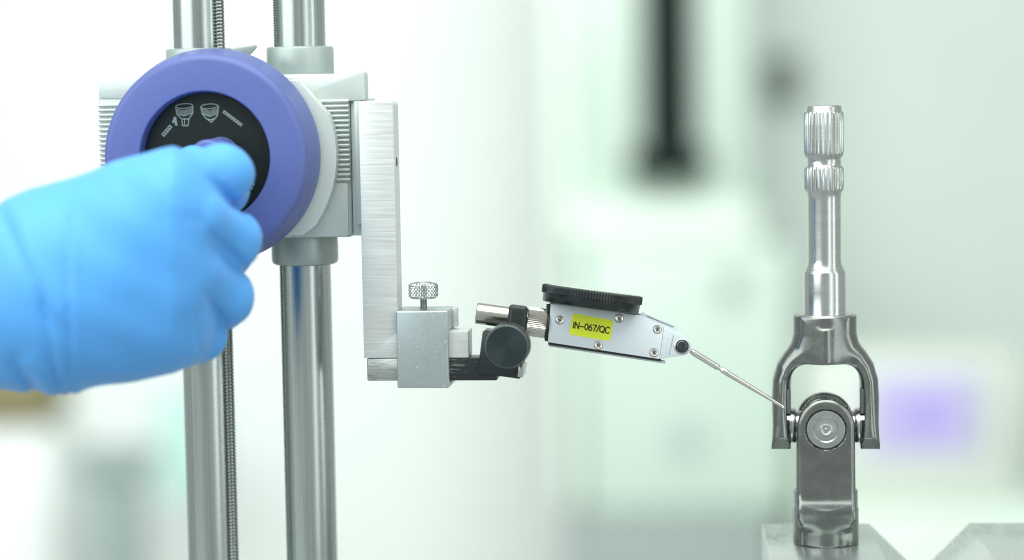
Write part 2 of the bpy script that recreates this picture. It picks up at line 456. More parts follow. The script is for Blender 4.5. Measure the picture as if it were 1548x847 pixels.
def rod(u, v, r, pitch):
    n = int((ZT - ZB) / (pitch / 4))
    prof = [(r, ZB + i * pitch / 4) for i in range(n)]
    return MB().lathe(prof, (u, v, 0), 'z', 20, screw_thread(pitch, 0.55)).build('threaded_rod', M['thread'], gauge, sharp=60)
rod(UL + 9.3, VC - 5.3, 2.1, 1.3)
rod(UR - 8.55, VC - 4.7, 0.75, 0.95)

# carriage casting
def gw(py, v=0): return g(540, py, v)[1]
zt, zb = gw(111), gw(359)
uL, uR = g(149, 200, 0)[0], g(529, 230, 0)[0]
VB = 33.0
body = MB()
body.box(uL, uR, 0.8, VB, zb, zt, 1.3, 3)
uA, uB = g(440, 200, 0)[0], g(500, 200, 0)[0]
lipp = [g(440, 117, 0), g(520, 116, 0), g(532, 112, 0), g(541, 107.5, 0), g(550, 108, 0), g(551.5, 152, 0), g(526, 153, 0), g(440, 150, 0)]
body.prism(round_poly(lipp, [0, 2, 2, 1, 1.2, .5, 0, 0]), 0.1, 9.0, 0.35, 2)
low = [g(440, 277, 0), g(526, 277, 0), g(527, 357.5, 0), g(440, 359.5, 0)]
body.prism(round_poly(low, [0, 0.6, 1.5, 0]), 0.0, 6, 0.3, 2)
lowl = [g(148.5, 116, 0), g(300, 116, 0), g(300, 149, 0), g(149.5, 149, 0)]
body.prism(lowl, 0.0, 6, 0.4, 2)
body.build('carriage', M['paint'], gauge)
fl = MB().box(g(529, 200, 0)[0], g(549, 200, 0)[0], 2.2, VB - 4, gw(357), gw(150), 0.4, 2); fl.build('side_flange', M['paint'], gauge)
MB().box(g(535.5, 200, 0)[0], g(545.5, 200, 0)[0], 0.4, 3.5, gw(340), gw(152), 0.35, 2).build('cover_strip', M['paint'], gauge)
# ribs of the two grips: one rib mesh each side, repeated
def ribs(px0, px1, py0, py1, n):
    u0, u1 = g(px0, 200, 0)[0], g(px1, 200, 0)[0]; z0, z1 = gw(py1), gw(py0); p = (z1 - z0) / n
    h = p * 0.36
    sec = [(0.9, -h), (0.1, -h), (-0.55, -h * .55), (-0.75, 0), (-0.55, h * .55), (0.1, h), (0.9, h)]
    first = None
    for i in range(n):
        z = z0 + (i + .5) * p
        if first is None:
            first = MB().prism(sec, u0, u1, 0.12, 1, 'x').build('rib', M['paint'], gauge, at=(0, 0, z))
        else: piece(first, gauge, (0, 0, z * K))
ribs(478, 528, 149, 275, 17)
ribs(150, 215, 150, 276, 17)
# collars above and below the carriage
def collar(u, z0, z1, rb, ch_top, ch_bot):
    MB().lathe([(RC + .25, z1), (rb - ch_top, z1), (rb - ch_top * .3, z1 - ch_top * .3), (rb, z1 - ch_top), (rb, z0 + ch_bot), (rb - ch_bot * .3, z0 + ch_bot * .3), (rb - ch_bot, z0), (RC + .25, z0)],
               (u, VC, 0), 'z', 96).build('collar', M['cap'], gauge)
collar(UL, zt - .5, g(300, 73, VC - 12)[1], 51 * sg, 1.0, .1)
collar(UR, zt - .5, g(452, 70, VC - 12)[1], 51 * sg, 1.0, .1)
collar(UL, g(310, 404, VC - 12)[1], zb + .3, 51 * sg, .1, 1.6)
collar(UR, g(459, 403, VC - 12)[1], zb + .3, 51 * sg, .1, 1.6)
# locking lever: a small pointed lug behind the wheel
lv = [g(352, 73, 4), g(368, 70.5, 4), g(386, 68, 4), g(388, 71.5, 4), g(377, 84, 4), g(360, 90, 4)]
MB().prism(round_poly(lv, .5), 2.5, 5.5, 0.3, 2).build('locking_lever', M['cap'], gauge)
# boss behind the wheel
c0 = g(330, 236, -6); rb = 180 * .25
pts = []
for k in range(0, 13):
    t = R(-55 + k * 6.2); pts.append((c0[0] + rb * math.cos(t), c0[1] + rb * math.sin(t)))
poly = [(c0[0] - 25, zb + 1.4)] + [(c0[0] + rb * math.cos(R(-46)), zb + 1.4)] + [p for p in pts if p[1] > zb + 2.5] + [g(453, 121, -4), g(300, 121, -4)]
bs = MB().prism(round_poly(poly, .8, 3), -7.0, 1.0, 1.2, 3, ang=25); bs.build('wheel_boss', M['paint'], gauge)

# hand wheel
wc = g(309.7, 238.5, -27); W0 = (wc[0], 0, wc[1])
Rw = 164.8 * mmpx(-25)
Rh = 99.0 * mmpx(-28)
def arc(cx, cy, r, a0, a1, n): return [(cx + r * math.cos(R(a0 + (a1 - a0) * i / n)), cy + r * math.sin(R(a0 + (a1 - a0) * i / n))) for i in range(n + 1)]
prof = [(Rh - 3, -8.5), (Rw - 5, -8.5)] + arc(Rw - 2, -10.5, 2, 90, 0, 6) + [(Rw, -13.5), (Rw - 1.9, -23.2)] + \
       arc(Rw - 5.0, -24.6, 3.1, 8, -84, 8) + [(Rh + .9, -27.5)] + arc(Rh + .9, -26.9, .6, -90, -180, 5) + [(Rh, -22.6), (Rh - .3, -21.5), (Rh - 3, -21.5)]
wheel = MB().lathe(prof, W0, 'y', 128).build('hand_wheel', M['purple'], gauge, sharp=50)
disc = MB().lathe([(0, -22.5), (Rh - .45, -22.5), (Rh - .45, -21.3)], W0, 'y', 96).build('face_disc', M['disc'], gauge)
hub = MB().lathe([(0, -46), (3.5, -45.9)] + arc(5.3, -44.6, 1.2, -90, 0, 5) + [(6.6, -23), (6.9, -22.6)], (g(313, 239, -45)[0], 0, g(313, 239, -45)[1]), 'y', 64).build('hub', M['purple'], gauge)

# printed marks on the disc (thin raised print)
def q(px, py): return g(px, py, -22.56)
def stroke(mb, pts, w, closed=False):
    P2 = [np.array(q(*p)) for p in pts]
    segs = list(zip(P2, P2[1:])) + ([(P2[-1], P2[0])] if closed else [])
    for a, b in segs:
        d = (b - a) / (np.linalg.norm(b - a) + 1e-9); nrm = np.array([-d[1], d[0]]) * w / 2; a2 = a - d * w * .3; b2 = b + d * w * .3
        v = [a2 + nrm, b2 + nrm, b2 - nrm, a2 - nrm]
        mb.raw([(x, -22.53 - 0.001 * (len(mb.f) % 24), z) for x, z in v], [(0, 1, 2, 3)])
def ell(cx, cy, rx, ry, rotd=0, n=20, a0=0, a1=360):
    out = []
    for i in range(n + 1):
        t = R(a0 + (a1 - a0) * i / n); x, y = rx * math.cos(t), ry * math.sin(t); c_, s_ = math.cos(R(rotd)), math.sin(R(rotd))
        out.append((cx + x * c_ - y * s_, cy + x * s_ + y * c_))
    return out
mk = MB()
stroke(mk, ell(278.5, 160.5, 12.8, 3.6, -4), .3)
stroke(mk, [(265.5, 161), (267, 172), (274.5, 180), (276, 190), (284, 190.5), (285.5, 180), (291.5, 171), (291.5, 160)], .35)
stroke(mk, [(279, 180), (279, 189)], .3); stroke(mk, [(267, 172), (278, 175.5), (291, 171)], .3); stroke(mk, [(274.5, 180), (285.5, 180)], .4)
for k in range(5): stroke(mk, [(266.5, 165 + k * 1.7), (278, 167.6 + k * 1.7), (291, 164 + k * 1.7)], .2)
stroke(mk, ell(316.5, 161, 13, 3.6, -4), .3)
stroke(mk, [(303.5, 162), (305.5, 172), (311, 179), (320, 185), (328.5, 175), (330.5, 161)], .35)
stroke(mk, [(305.5, 172), (318, 176), (329, 172)], .3); stroke(mk, [(311, 179), (318, 181.5), (325, 179)], .4)
for k in range(5): stroke(mk, [(305 + k * .4, 165 + k * 2), (317, 168.4 + k * 2), (329.5 - k * .5, 164.5 + k * 2)], .22)
for k in range(9):                            # worn lettering along the rim: short illegible bars
    t = k / 8; stroke(mk, [(339.5 + 26 * t, 167.5 + 20 * t), (337.5 + 26 * t, 170.5 + 20 * t)], .55)
stroke(mk, [(339, 168), (366, 188)], .35); stroke(mk, [(337.5, 170.5), (364, 190)], .3)
for k in range(5):
    t = k / 4; stroke(mk, [(245 + 11 * t, 203 - 13 * t), (248.5 + 11 * t, 206 - 13 * t)], .6)
stroke(mk, [(245, 203), (257, 189)], .3); stroke(mk, [(248.5, 206), (260, 192)], .3)
stroke(mk, [(262, 185), (264.5, 178), (266.5, 189)], .9); stroke(mk, [(263, 182), (261.5, 184)], .7)
for a_, b_ in (((381, 272), (384, 280)), ((378, 278), (381, 286)), ((371, 291), (376, 296)), ((374, 288), (378, 292)), ((383, 262), (383, 268))): stroke(mk, [a_, b_], .5)
mk.build('printed_symbols', M['print'], gauge)

# measuring arm: an L of brushed steel on the carriage flank
a0, a1 = -12.0, 0.0
ax0, ax1 = g(546, 350, a0)[0], g(598.5, 350, a0)[0]
az_t = g(570, 153, a0)[1]; az_b = g(575, 541.5, a0)[1]; az_m = g(696, 501, a0)[1]; ax2 = g(708, 520, a0)[0]
LP = [(ax0, az_t), (ax1, az_t), (ax1, az_m), (ax2, az_m), (ax2, az_b), (ax0, az_b)]
arm = MB().prism(round_poly(LP, [.3, 2.2, .2, .3, .3, .3]), a0, a1, 0.3, 2); arm.build('measuring_arm', M['brushed'], gauge)
hz = g(600, 245, -7)[1]
MB().lathe([(0, .06), (1.7, .06), (1.9, 0.03), (2.0, -.6)], (ax1, -6.5, hz), 'x', 32).build('hole_shade', M['recess_shade'], gauge)  # raised dark disc, its colour stands for the shade in a hole

# ================================================================== scriber clamp round the arm's foot
bx0, bx1 = g(599.5, 530, -15)[0], g(678, 530, -15)[0]
bz_t, bz_b = g(640, 470.5, -15)[1], g(640, 587, -15)[1]
CO = G.world(((bx0 + bx1) / 2, 0, bz_b))
C_ = Frame(CO, rot('Z', YAW)); cg = C_.loc
clamp = thing('arm_clamp', 'satin grey steel clamp block with knurled thumb screw on the arm foot', 'clamp', C_)
hw = (bx1 - bx0) / 2; H = bz_t - bz_b
zi0 = az_b - bz_b - 9.3; zi1 = az_m - bz_b + .15
cb = bmesh.new()
tmp = MB().loop([(-15, 0), (4, 0), (4, H), (-15, H)], [(-12.2, zi0), (.4, zi0), (.4, zi1), (-12.2, zi1)], -hw, hw, 'x')
for v in tmp.v: cb.verts.new(v)
cb.verts.ensure_lookup_table()
for f in tmp.f: cb.faces.new([cb.verts[i] for i in f])
MB().bm(cb, 0.55, 3).build('clamp_body', M['satin'], clamp)
MB().box(hw - .2, hw + 1.7, -2.5, 3.0, zi1 + .3, H - .2, .3, 2).build('gib_plate', M['brushed'], clamp)
# thumb screw
zs0, zs1, zs2 = H - .5, cg(640, 451, -6)[1], cg(640, 427.5, -6)[1]
tx = cg(640, 440, -6)[0]; rk = 23 * .2465
MB().lathe([(1.35, zs0 + i * .16) for i in range(int((zs1 - zs0 + .6) / .16))], (tx, -6, 0), 'z', 24, screw_thread(.64, .2)).build('screw_shank', M['thread'], clamp, sharp=60)
kp = []; n = 40
for i in range(n + 1):
    t = i / n; z = zs1 + (zs2 - zs1) * t
    rr = rk - max(0, .14 - t) * 6.0 - max(0, t - .86) * 7.0
    kp.append((rr, z))
def diamond(t, r, h):
    a = 25 * t / (2 * math.pi); b_ = (h - zs1) / 1.4
    tri = lambda x: abs(2 * (x % 1.0) - 1)
    return r - .5 * max(tri(a + b_), tri(a - b_)) if zs1 + .25 < h < zs2 - .25 else r - .2
thumb = MB().lathe([(1.3, zs1)] + kp + [(rk - 1.6, zs2 + .02), (rk - 2.0, zs2 - .25), (0, zs2 - .25)], (tx, -6, 0), 'z', 264, diamond).build('thumb_screw', M['bright'], clamp, sharp=25)

# ================================================================== swivel holder: bar, lug, knob and sleeve for the indicator stem
hx0, hx1 = g(554.5, 560, -12)[0], g(751, 558, -12)[0]
hz0, hz1 = g(640, 576, -12)[1], az_b - .15
HO = G.world((hx0, 0, hz0)); Hf = Frame(HO, rot('Z', YAW)); hg = Hf.loc
holder = thing('swivel_holder', 'black swivel holder bar with big round knob gripping the indicator stem', 'holder', Hf)
zb1 = hz1 - hz0
bar = MB().box(0, hx1 - hx0, -11.8, -.6, 0, zb1, .5, 2).build('holder_bar', M['worn_bar'], holder)
T = -R(8.6)
kc = hg(766, 524.5, -31)
lug = MB()
lc = hg(758, 538, -12); lm = Matrix.Translation((lc[0], -6, lc[1])) @ Matrix.Rotation(R(8.0), 4, 'Y')
lug.box(-8.0, 8.0, -7, 6, -7.6, 8.2, .5, 2, lm); lug.build('swivel_lug', M['black_oxide'], holder)
le = hg(787.5, 561, -12); lm2 = Matrix.Translation((le[0], -6, le[1])) @ Matrix.Rotation(R(8.0), 4, 'Y')
MB().box(-.9, 1.0, -7.5, 5, -2.2, 2.2, .2, 2, lm2).build('lug_end', M['bright'], holder)
ln = hg(733, 507.5, -12); lm3 = Matrix.Translation((ln[0], -6, ln[1])) @ Matrix.Rotation(R(8.0), 4, 'Y')
MB().box(-.8, 3.2, -6.5, 4, -.8, .3, .2, 2, lm3).build('lug_highlight', M['bright'], holder)  # added bright sliver for the highlight along the lug's top
Rk = 34 * mmpx(-30)
def knurl(n, d):
    return lambda t, r, h: r - d * abs(2 * ((t * n / (2 * math.pi)) % 1.0) - 1)
kn = MB().lathe([(0, -20), (4, -20), (4, -22.5), (Rk - .5, -22.5), (Rk, -23)] + [(Rk, -23 - i) for i in range(1, 8)] + [(Rk - .1, -30.6)], (kc[0], 0, kc[1]), 'y', 360, lambda t, r, h: knurl(90, .28)(t, r, h) if r > Rk - .3 else r)
kn.build('clamp_knob', M['black_oxide'], holder, sharp=25)
MB().lathe([(Rk - .3, -30.5), (Rk - .6, -31.1), (0, -31.0)], (0, 0, 0), 'y', 128).build('knob_face', M['knob'], holder, sharp=40, at=(kc[0], 0, kc[1]))
MB().lathe([(Rk - .32, -30.62), (Rk - .5, -30.95), (Rk - .62, -31.12)], (kc[0], 0, kc[1]), 'y', 128).build('rim_highlight', M['groove'], holder)  # lighter ring painting the highlight on the knob's edge
MB().lathe([(3.2, -24), (3.2, -8)], (kc[0], 0, kc[1]), 'y', 32).build('knob_stem', M['black_oxide'], holder)

# ================================================================== lever dial indicator
TI = R(8.6)
IY = -11.0
IO = P(930, 505, IY)
I = Frame(IO, rot('Y', TI) @ rot('X', R(-4.0))); ig = I.loc
ind = thing('dial_indicator', 'lever dial test indicator with black bezel and yellow IN-067/QC sticker', 'dial indicator', I)
FV = -4.6
def iw(*p): return ig(p[0], p[1], FV)
front = [iw(832.6, 459), iw(970, 477.5), iw(1003.5, 492.7), iw(997, 543), iw(828.5, 517.5)]
MB().prism(round_poly(front, [.4, .4, .1, .2, .4], 3), FV, FV + 1.6, .18, 2).build('side_cover', M['cover'], ind)
tipc = np.array(iw(1031, 523)); tr = 14.5 * .248
p1 = iw(1003.9, 493); p2 = iw(997.4, 543.2)
up_ang = [(tipc[0] + tr * math.cos(R(a)), tipc[1] + tr * math.sin(R(a))) for a in range(72, -96, -12)]
MB().prism([p2, p1] + up_ang, FV + .06, 4.6, .18, 2).build('nose', M['cover'], ind)
# core between the covers, and rear cover
core = [iw(834, 462), iw(969, 479), iw(999, 493), iw(994, 544), iw(830, 519)]
MB().prism(core, FV + 1.6, 3.4, 0).build('core', M['groove'], ind)
MB().prism(round_poly([iw(832, 458), iw(972, 475), iw(1004, 490), iw(997, 546), iw(829, 520)], .3, 2), 3.0, 4.8, .15, 1).build('rear_cover', M['cover'], ind)
rail_ = [iw(830, 520.5), iw(1007, 546.5), iw(1006, 550.5), iw(829.8, 524.3)]
MB().prism(rail_, FV + 2.2, 4.4, .15, 1).build('lower_rail', M['cover'], ind)
MB().prism([iw(829.6, 518.6), iw(1000, 544), iw(1000, 547), iw(829.4, 521.6)], FV + .9, 4.0, 0).build('gap_shade', M['recess_shade'], ind)  # dark strip for the shade in the gap above the rail
ur = [iw(968, 476), iw(975, 473.2), iw(1023, 493), iw(1023, 500), iw(1016, 506), iw(966, 484)]
MB().prism(ur, FV + 2.0, 4.4, .12, 1).build('upper_rail', M['cover'], ind)
MB().prism([iw(979, 477.6), iw(1019, 494.3), iw(1018.6, 495.5), iw(978.2, 478.8)], FV + 1.85, FV + 2.3, 0).build('rail_slot', M['groove'], ind)
MB().prism([iw(826.5, 460), iw(833, 460.6), iw(829.5, 517), iw(823.5, 516)], -3.6, 3.6, .3, 2).build('end_plate', M['black_oxide'], ind)

def phillips(px, py, turn):
    u, w = iw(px, py); r = 5.9 * .248
    sc = MB().lathe([(0, -.12), (r * .62, -.16), (r * .82, -.28), (r, -.2), (r * 1.02, .1)], (0, 0, 0), 'y', 32).build('screw', M['nickel'], ind, at=(u, FV, w))
    cr = MB()
    for k in (0, 1):
        mt = Matrix.Rotation(R(turn + 90 * k), 4, 'Y')
        cr.box(-r * .55, r * .55, -.23 - .012 * k, -.05, -.13, .13, 0, 1, mt)
    x = cr.build('cross_shade', M['recess_shade'], sc)  # raised dark cross, painted shade of the screw's driver recess
    rg = MB().lathe([(r * 1.0, -.03), (r * 1.16, -.03)], (0, 0, 0), 'y', 32).build('screw_edge', M['groove'], sc)
for p in ((846, 484, 20), (936, 481.5, 35), (904.6, 522, 40), (993.8, 498, 15), (988.6, 533.4, 28)): phillips(*p)
# sticker with its lettering
sq = [iw(866.3, 473.4), iw(927.5, 484.6), iw(922.2, 515.8), iw(859.8, 505.8)]
MB().prism(round_poly(sq, 1.1, 6), FV - .09, FV, 0).build('sticker', M['sticker'], ind)
GL = {'I': (.24, [[(.12, 0), (.12, 1)]]), 'N': (.74, [[(.1, 0), (.1, 1)], [(.1, .97), (.64, .03)], [(.64, 0), (.64, 1)]]), '-': (.66, [[(.06, .42), (.6, .42)]]),
      '0': (.60, [ell(.3, .5, .22, .46)]), '6': (.60, [ell(.3, .3, .21, .27), ell(.52, .36, .43, .60, 0, 10, 180, 97)]), '7': (.58, [[(.06, .94), (.53, .94)], [(.53, .94), (.34, .55), (.23, 0)]]),
      '/': (.36, [[(.03, -.04), (.33, 1.03)]]), 'Q': (.82, [ell(.4, .5, .33, .47), [(.48, .24), (.76, -.02)]]), 'C': (.76, [ell(.4, .5, .33, .47, 0, 18, 42, 318)])}
lt = MB(); tA, tB = np.array(iw(865.2, 496.0)), np.array(iw(921.8, 504.8)); wv = tB - tA; wl = np.linalg.norm(wv); wv /= wl; nv = np.array([-wv[1], wv[0]])
tot = sum(GL[c][0] for c in 'IN-067/QC'); sxx = wl / tot; syy = 9.8 * .248; cur = 0.0
for ch in 'IN-067/QC':
    for ln_ in GL[ch][1]:
        Q2 = [tA + wv * ((cur + p[0]) * sxx) + nv * (p[1] * syy) for p in ln_]
        for a_, b_ in zip(Q2, Q2[1:]):
            d_ = (b_ - a_) / (np.linalg.norm(b_ - a_) + 1e-9); n_ = np.array([-d_[1], d_[0]]) * .23; a2 = a_ - d_ * .07; b2 = b_ + d_ * .07
            lt.raw([(p[0], FV - .12 - .001 * (len(lt.f) % 12), p[1]) for p in (a2 + n_, b2 + n_, b2 - n_, a2 - n_)], [(0, 1, 2, 3)])
    cur += GL[ch][0]
lt.build('lettering', M['ink'], ind)
# pivot
pu, pw = iw(1031, 523.5)
MB().lathe([(3.0, .02), (3.0, -.2), (2.5, -.38), (2.2, -.05)], (pu, FV, pw), 'y', 48).build('pivot_ring', M['bright'], ind)
MB().lathe([(2.3, -.1), (1.9, -.5), (1.0, -.7), (.62, -.55), (.5, -.75), (0, -.8)], (pu, FV, pw), 'y', 48).build('pivot_screw', M['oilglass'], ind)
sl = MB()
for k in range(9):
    a_, b_ = np.array(iw(1017.8, 508.5)), np.array(iw(1012, 535)); p_ = a_ + (b_ - a_) * k / 8
    sl.box(p_[0] - .14, p_[0] + .14, FV - .02, FV + .1, p_[1] - .28, p_[1] + .28, 0)
sl.build('engraved_mark', M['nickel'], ind)
# stylus
sA = np.array([*iw(1040, 528)]); sB = np.array([*ig(1187, 617, 0)])
sA3 = np.array([sA[0], 0.0, sA[1]]); sB3 = np.array([sB[0], 0.0, sB[1]]); Ls = np.linalg.norm(sB3 - sA3); fr = rods(sB3 - sA3)
t = lambda f: f * Ls
MB().lathe([(0, 0), (.75, 0), (.75, t(.045)), (1.1, t(.05)), (1.22, t(.07)), (1.22, t(.315)), (.85, t(.325)), (.8, t(.345)), (1.1, t(.355)), (1.15, t(.42)), (.62, t(.95)), (.62, t(.965)), (.5, t(.985)), (0, t(1.0))],
           sA3, 'z', 32, frame=fr).build('stylus', M['polished'], ind)
# bezel and crystal
dc = ig(896, 439, 0); zc = dc[1]; Rd = 77.0 * mmpx(IY)
zd0 = zc - 27 * .248
bz = MB()
bz.lathe([(0, zd0), (Rd - 4, zd0), (Rd - 1.1, zd0 + .3), (Rd - .8, zd0 + .7), (Rd - .6, zd0 + 3.7)], (dc[0], 0, 0), 'z', 128)
bz.build('lower_bezel', M['bezel'], ind)
def scall(t_, r, h): return r - .38 * abs(math.cos(t_ * 52)) ** 3 if r > Rd - .7 else r
MB().lathe([(Rd - 1.2, zd0 + 3.5), (Rd - .3, zd0 + 3.6)] + [(Rd, zd0 + 3.75 + i * .5) for i in range(6)] + [(Rd - .2, zd0 + 6.6), (Rd - 1.2, zd0 + 6.9), (Rd - 1.6, zd0 + 6.7)],
           (dc[0], 0, 0), 'z', 624, scall).build('knurled_bezel', M['bezel'], ind, sharp=50)
MB().lathe([(Rd - 1.4, zd0 + 6.6), (Rd - 1.6, zd0 + 6.85), (Rd - 6, zd0 + 6.95), (0, zd0 + 7.0)], (dc[0], 0, 0), 'z', 96).build('dial_crystal', M['dialwhite'], ind)
# stem, sleeve and knurled nut
def ix(px, py): return ig(px, py, 0)
s0, s1, s2, s3, s4 = ix(719.5, 473), ix(768, 480.5), ix(797, 485), ix(826, 489.5), ix(833, 490.5)
zax = s3[1]
zst = ix(743, 476.5)[1]
MB().lathe([(0, s0[0]), (3.7, s0[0]), (4.0, s0[0] + .35), (4.0, s2[0] + 1)], (0, 0, zst), 'x', 64).build('stem', M['nickel'], ind)
MB().lathe([(3.5, s2[0] - .2), (5.3, s2[0] - .1)] + [(5.5, s2[0] + .2 + i * 1.0) for i in range(7)] + [(5.3, s3[0] + .1), (3, s3[0] + .1)], (0, 0, zax), 'x', 288, lambda t_, r, h: r - .3 * abs(2 * ((t_ * 48 / (2 * math.pi)) % 1) - 1) if r > 5.2 else r).build('knurled_nut', M['nickel'], ind, sharp=20)
MB().lathe([(5.0, s3[0] - .3), (5.9, s3[0]), (5.9, s3[0] + .7), (4.4, s3[0] + .8), (4.4, s4[0] + .5)], (0, 0, zax), 'x', 64).build('stem_collar', M['black_oxide'], ind)
# the holder's sleeve round the stem
Hm = np.linalg.inv(np.array(Hf.matrix().to_3x3()))
sleeve = MB(); sl0, sl1 = s1[0] - .2, s2[0] - .25
b0 = bmesh.new(); bmesh.ops.create_cube(b0, size=1)
zlo, zhi = zst - 10.5, zst + 5.0
for v in b0.verts: v.co = Vector(((sl0 + sl1) / 2 + v.co.x * (sl1 - sl0), v.co.y * 11.6, (zlo + zhi) / 2 + v.co.z * (zhi - zlo)))
sleeve.bm(b0, 1.4, 4)
sleeve.v = [tuple(Hf.r.T @ (I.world(p) - Hf.o)) for p in sleeve.v]
sleeve.build('stem_sleeve', M['black_oxide'], holder)

# ================================================================== V block
base = P(1248.5, 819.5, 0.0)
ZV = base[2]
VO = np.array([base[0], 0.0, ZV]); Vf = Frame(VO, rot('Z', R(-3.5)))
vb = thing('v_block', 'ground steel V block with a wide notch under the universal joint', 'V block', Vf)
yb = 37.0
def vx(px, py):
    return Vf.loc(px, py, yb)[0]
zrow = 789.5
x0, x1, x2 = vx(1152, zrow), vx(1314, zrow), vx(1465, zrow)
mid = (x1 + x2) / 2; hd = (x2 - x1) / 2; x3 = x2 + (x1 - x0)
slot = 3.0
VP = [(x0, 0), (x1, 0), (mid - slot, -(hd - slot)), (mid - slot, -(hd + 4)), (mid + slot, -(hd + 4)), (mid + slot, -(hd - slot)), (x2, 0), (x3, 0), (x3, -58), (x0, -58)]
MB().prism(VP, -62, yb, .45, 2).build('block', M['vblock'], vb)

# ================================================================== universal joint with splined shaft
jc = P(1247.3, 643, 0.0)
J = Frame((base[0], 0, jc[2]), rot('Z', R(-6.0)))
joint = thing('universal_joint', 'steel universal joint with splined shaft standing upright on the V block', 'universal joint', J)
zb_ = ZV - jc[2]
u1 = mmpx(0)
def jz(py): return P(1247, py, 0)[2] - jc[2]
# upper yoke
half = [(1291, 470), (1291, 503), (1297, 518), (1309, 532), (1320, 549), (1326.5, 572), (1328, 600), (1327, 640), (1328, 664), (1330, 684)]
hp = [((p[0] - 1247) * u1, jz(p[1])) for p in half]
outer = hp + [(-x, z) for x, z in reversed(hp)]
inner = round_poly([(-12.7, jz(546)), (12.7, jz(546)), (13.3, -20), (-13.3, -20)], [8.5, 8.5, 0, 0], 8)
ztop, zarm = jz(476), jz(677)
def upper(p):
    x, y, z = p[:, 0], p[:, 1], p[:, 2]
    d2 = smax(poly_dist(x, z, outer), -poly_dist(x, z, inner), .8)
    hd_ = 9.3 - 1.4 * np.clip((z - 20) / 15, 0, 1)
    arms = smax(d2, np.abs(y) - hd_, 3.2 + 3.3 * np.clip((z + 6) / 16, 0, 1))
    neck = np.maximum(np.hypot(x, y) - 11.0, np.abs(z - 36) - 12)
    d = smin(arms, neck, 4.0)
    rib = np.maximum(np.hypot(x, y + 9.4) - 2.0, np.abs(z - 29.5) - 7.5)          # raised flash line on the neck
    d = smin(d, rib, 2.2)
    d = smax(d, -box_dist(p, (0, 0, 17), (12.6, 30, 7.3), 6.0), .8)
    for sgn in (-1, 1):
        d = smax(d, -box_dist(p, (sgn * 13.0, -8.5, 8.8), (1.5, 3.6, 5.8), .3), .2)      # milled pad beside the bearing bore
        cut = (-(y + 8.6) * .75 - (z - zarm - 0.0) * .66) - 0.0
        d = smax(d, (-(y + 3.6) * .66 - (z - zarm) * .75), .25)
        d = smax(d, -np.maximum(np.hypot(y, z) - 6.9, np.abs(x - sgn * 15) - 2.6), .15)
    d = smax(d, z - ztop, .5)
    return smax(d, zarm - z, .2)
sdf_mesh(upper, (-23, -13, zarm - 1.5), (23, 13, ztop + 1.5), .42).build('upper_yoke', M['forged'], joint, sharp=60)
# lower yoke
arcp = [(11.0 * math.cos(R(a)), 11.0 * math.sin(R(a)) + 0.6) for a in range(0, 181, 9)]
tong = arcp + [(-11.2, -34.5), (-9.2, -37.3), (9.2, -37.3), (11.2, -34.5)]
ztub = jz(744) + 1.0
def lower(p):
    x, y, z = p[:, 0], p[:, 1], p[:, 2]
    ay = np.abs(y)
    face = 11.0 + 2.15 / (1 + np.exp(np.clip((z + 27.8) / 1.05, -40, 40))) - 1.35 / (1 + np.exp(np.clip((z + 33.0) / 1.1, -40, 40)))   # flat tongue, then a swelling over the tube
    t2 = poly_dist(x, z, tong)
    to = smax(t2, np.maximum(ay - face, 8.6 - ay), 2.4)
    cyl = smax(np.hypot(x, y) - 12.15, np.maximum(smax(zb_ - z, z + 32.0, .3), -99), .35)
    wall = smax(smax(np.hypot(x, y) - 12.15, 9.6 - np.abs(x), .4), smax(z - ztub, zb_ - z, .5), .5)   # the tube's flanks rise beside the tongues
    d = smin(smin(to, cyl, 3.4), wall, 1.2)
    d = smax(d, -smax(smax(np.abs(x) - 8.6, ay - 8.0, 1), -(z + 33), 2), 1.0)
    d = smax(d, -np.maximum(np.hypot(x, z) - 7.75, 9.6 - ay), .25)
    for zz in (7.9, -7.9):
        d = smax(d, -box_dist(p, (0, -12.2, zz), (1.75, 1.3, .9), .2), .15)
    return smax(d, zb_ - z, .35)
sdf_mesh(lower, (-14, -18, zb_ - 1.5), (14, 18, 14), .4).build('lower_yoke', M['forged'], joint, sharp=60)
for sgn in (-1, 1):
    o = MB().lathe([(0, -11.0), (.35, -11.05), (.6, -10.85), (1.5, -10.85), (1.95, -11.15), (2.35, -11.0), (4.5, -10.85), (4.95, -11.3), (5.5, -11.2), (6.6, -11.2), (7.1, -11.1), (7.35, -10.6), (7.35, -7), (0, -7)], (0, 0, 0), 'y', 96).build('bearing_cap', M['machined'], joint)
    o.rotation_euler = (0, 0, 0 if sgn < 0 else math.pi)
    o = MB().lathe([(0, 8), (5.6, 8), (5.6, 10.9), (6.3, 11.0), (6.6, 11.4), (6.65, 12.9), (6.3, 13.1), (6.3, 17.2), (0, 17.2)], (0, 0, 0), 'x', 72).build('bearing_cup', M['bright'], joint)
    o.rotation_euler = (0, 0, 0 if sgn > 0 else math.pi)
MB().lathe([(0, -10.6), (5.2, -10.6), (5.2, 10.6), (0, 10.6)], (0, 0, 0), 'y', 48).lathe([(0, -11), (5.2, -11), (5.2, 11), (0, 11)], (0, 0, 0), 'x', 48).build('cross', M['machined'], joint)
MB().lathe([(5.2, 8.0), (8.6, 8.0), (9.3, 8.8), (9.3, 10.0), (8.6, 10.6), (5.2, 10.6)], (0, 0, 0), 'y', 72).build('bearing_seal', M['machined'], joint)
for sgn in (-1, 1):
    cl = MB()
    for k in range(4):
        a = R(90 - sgn * (42 + k * 7)); cl.lathe([(0, -.35), (.3, -.28), (.42, 0), (.3, .28), (0, .35)], (11.3 * math.cos(a), -10 + k * .2, 11.3 * math.sin(a) + .4), 'z', 12)
    cl.build('snap_ring', M['brownseal'], joint)
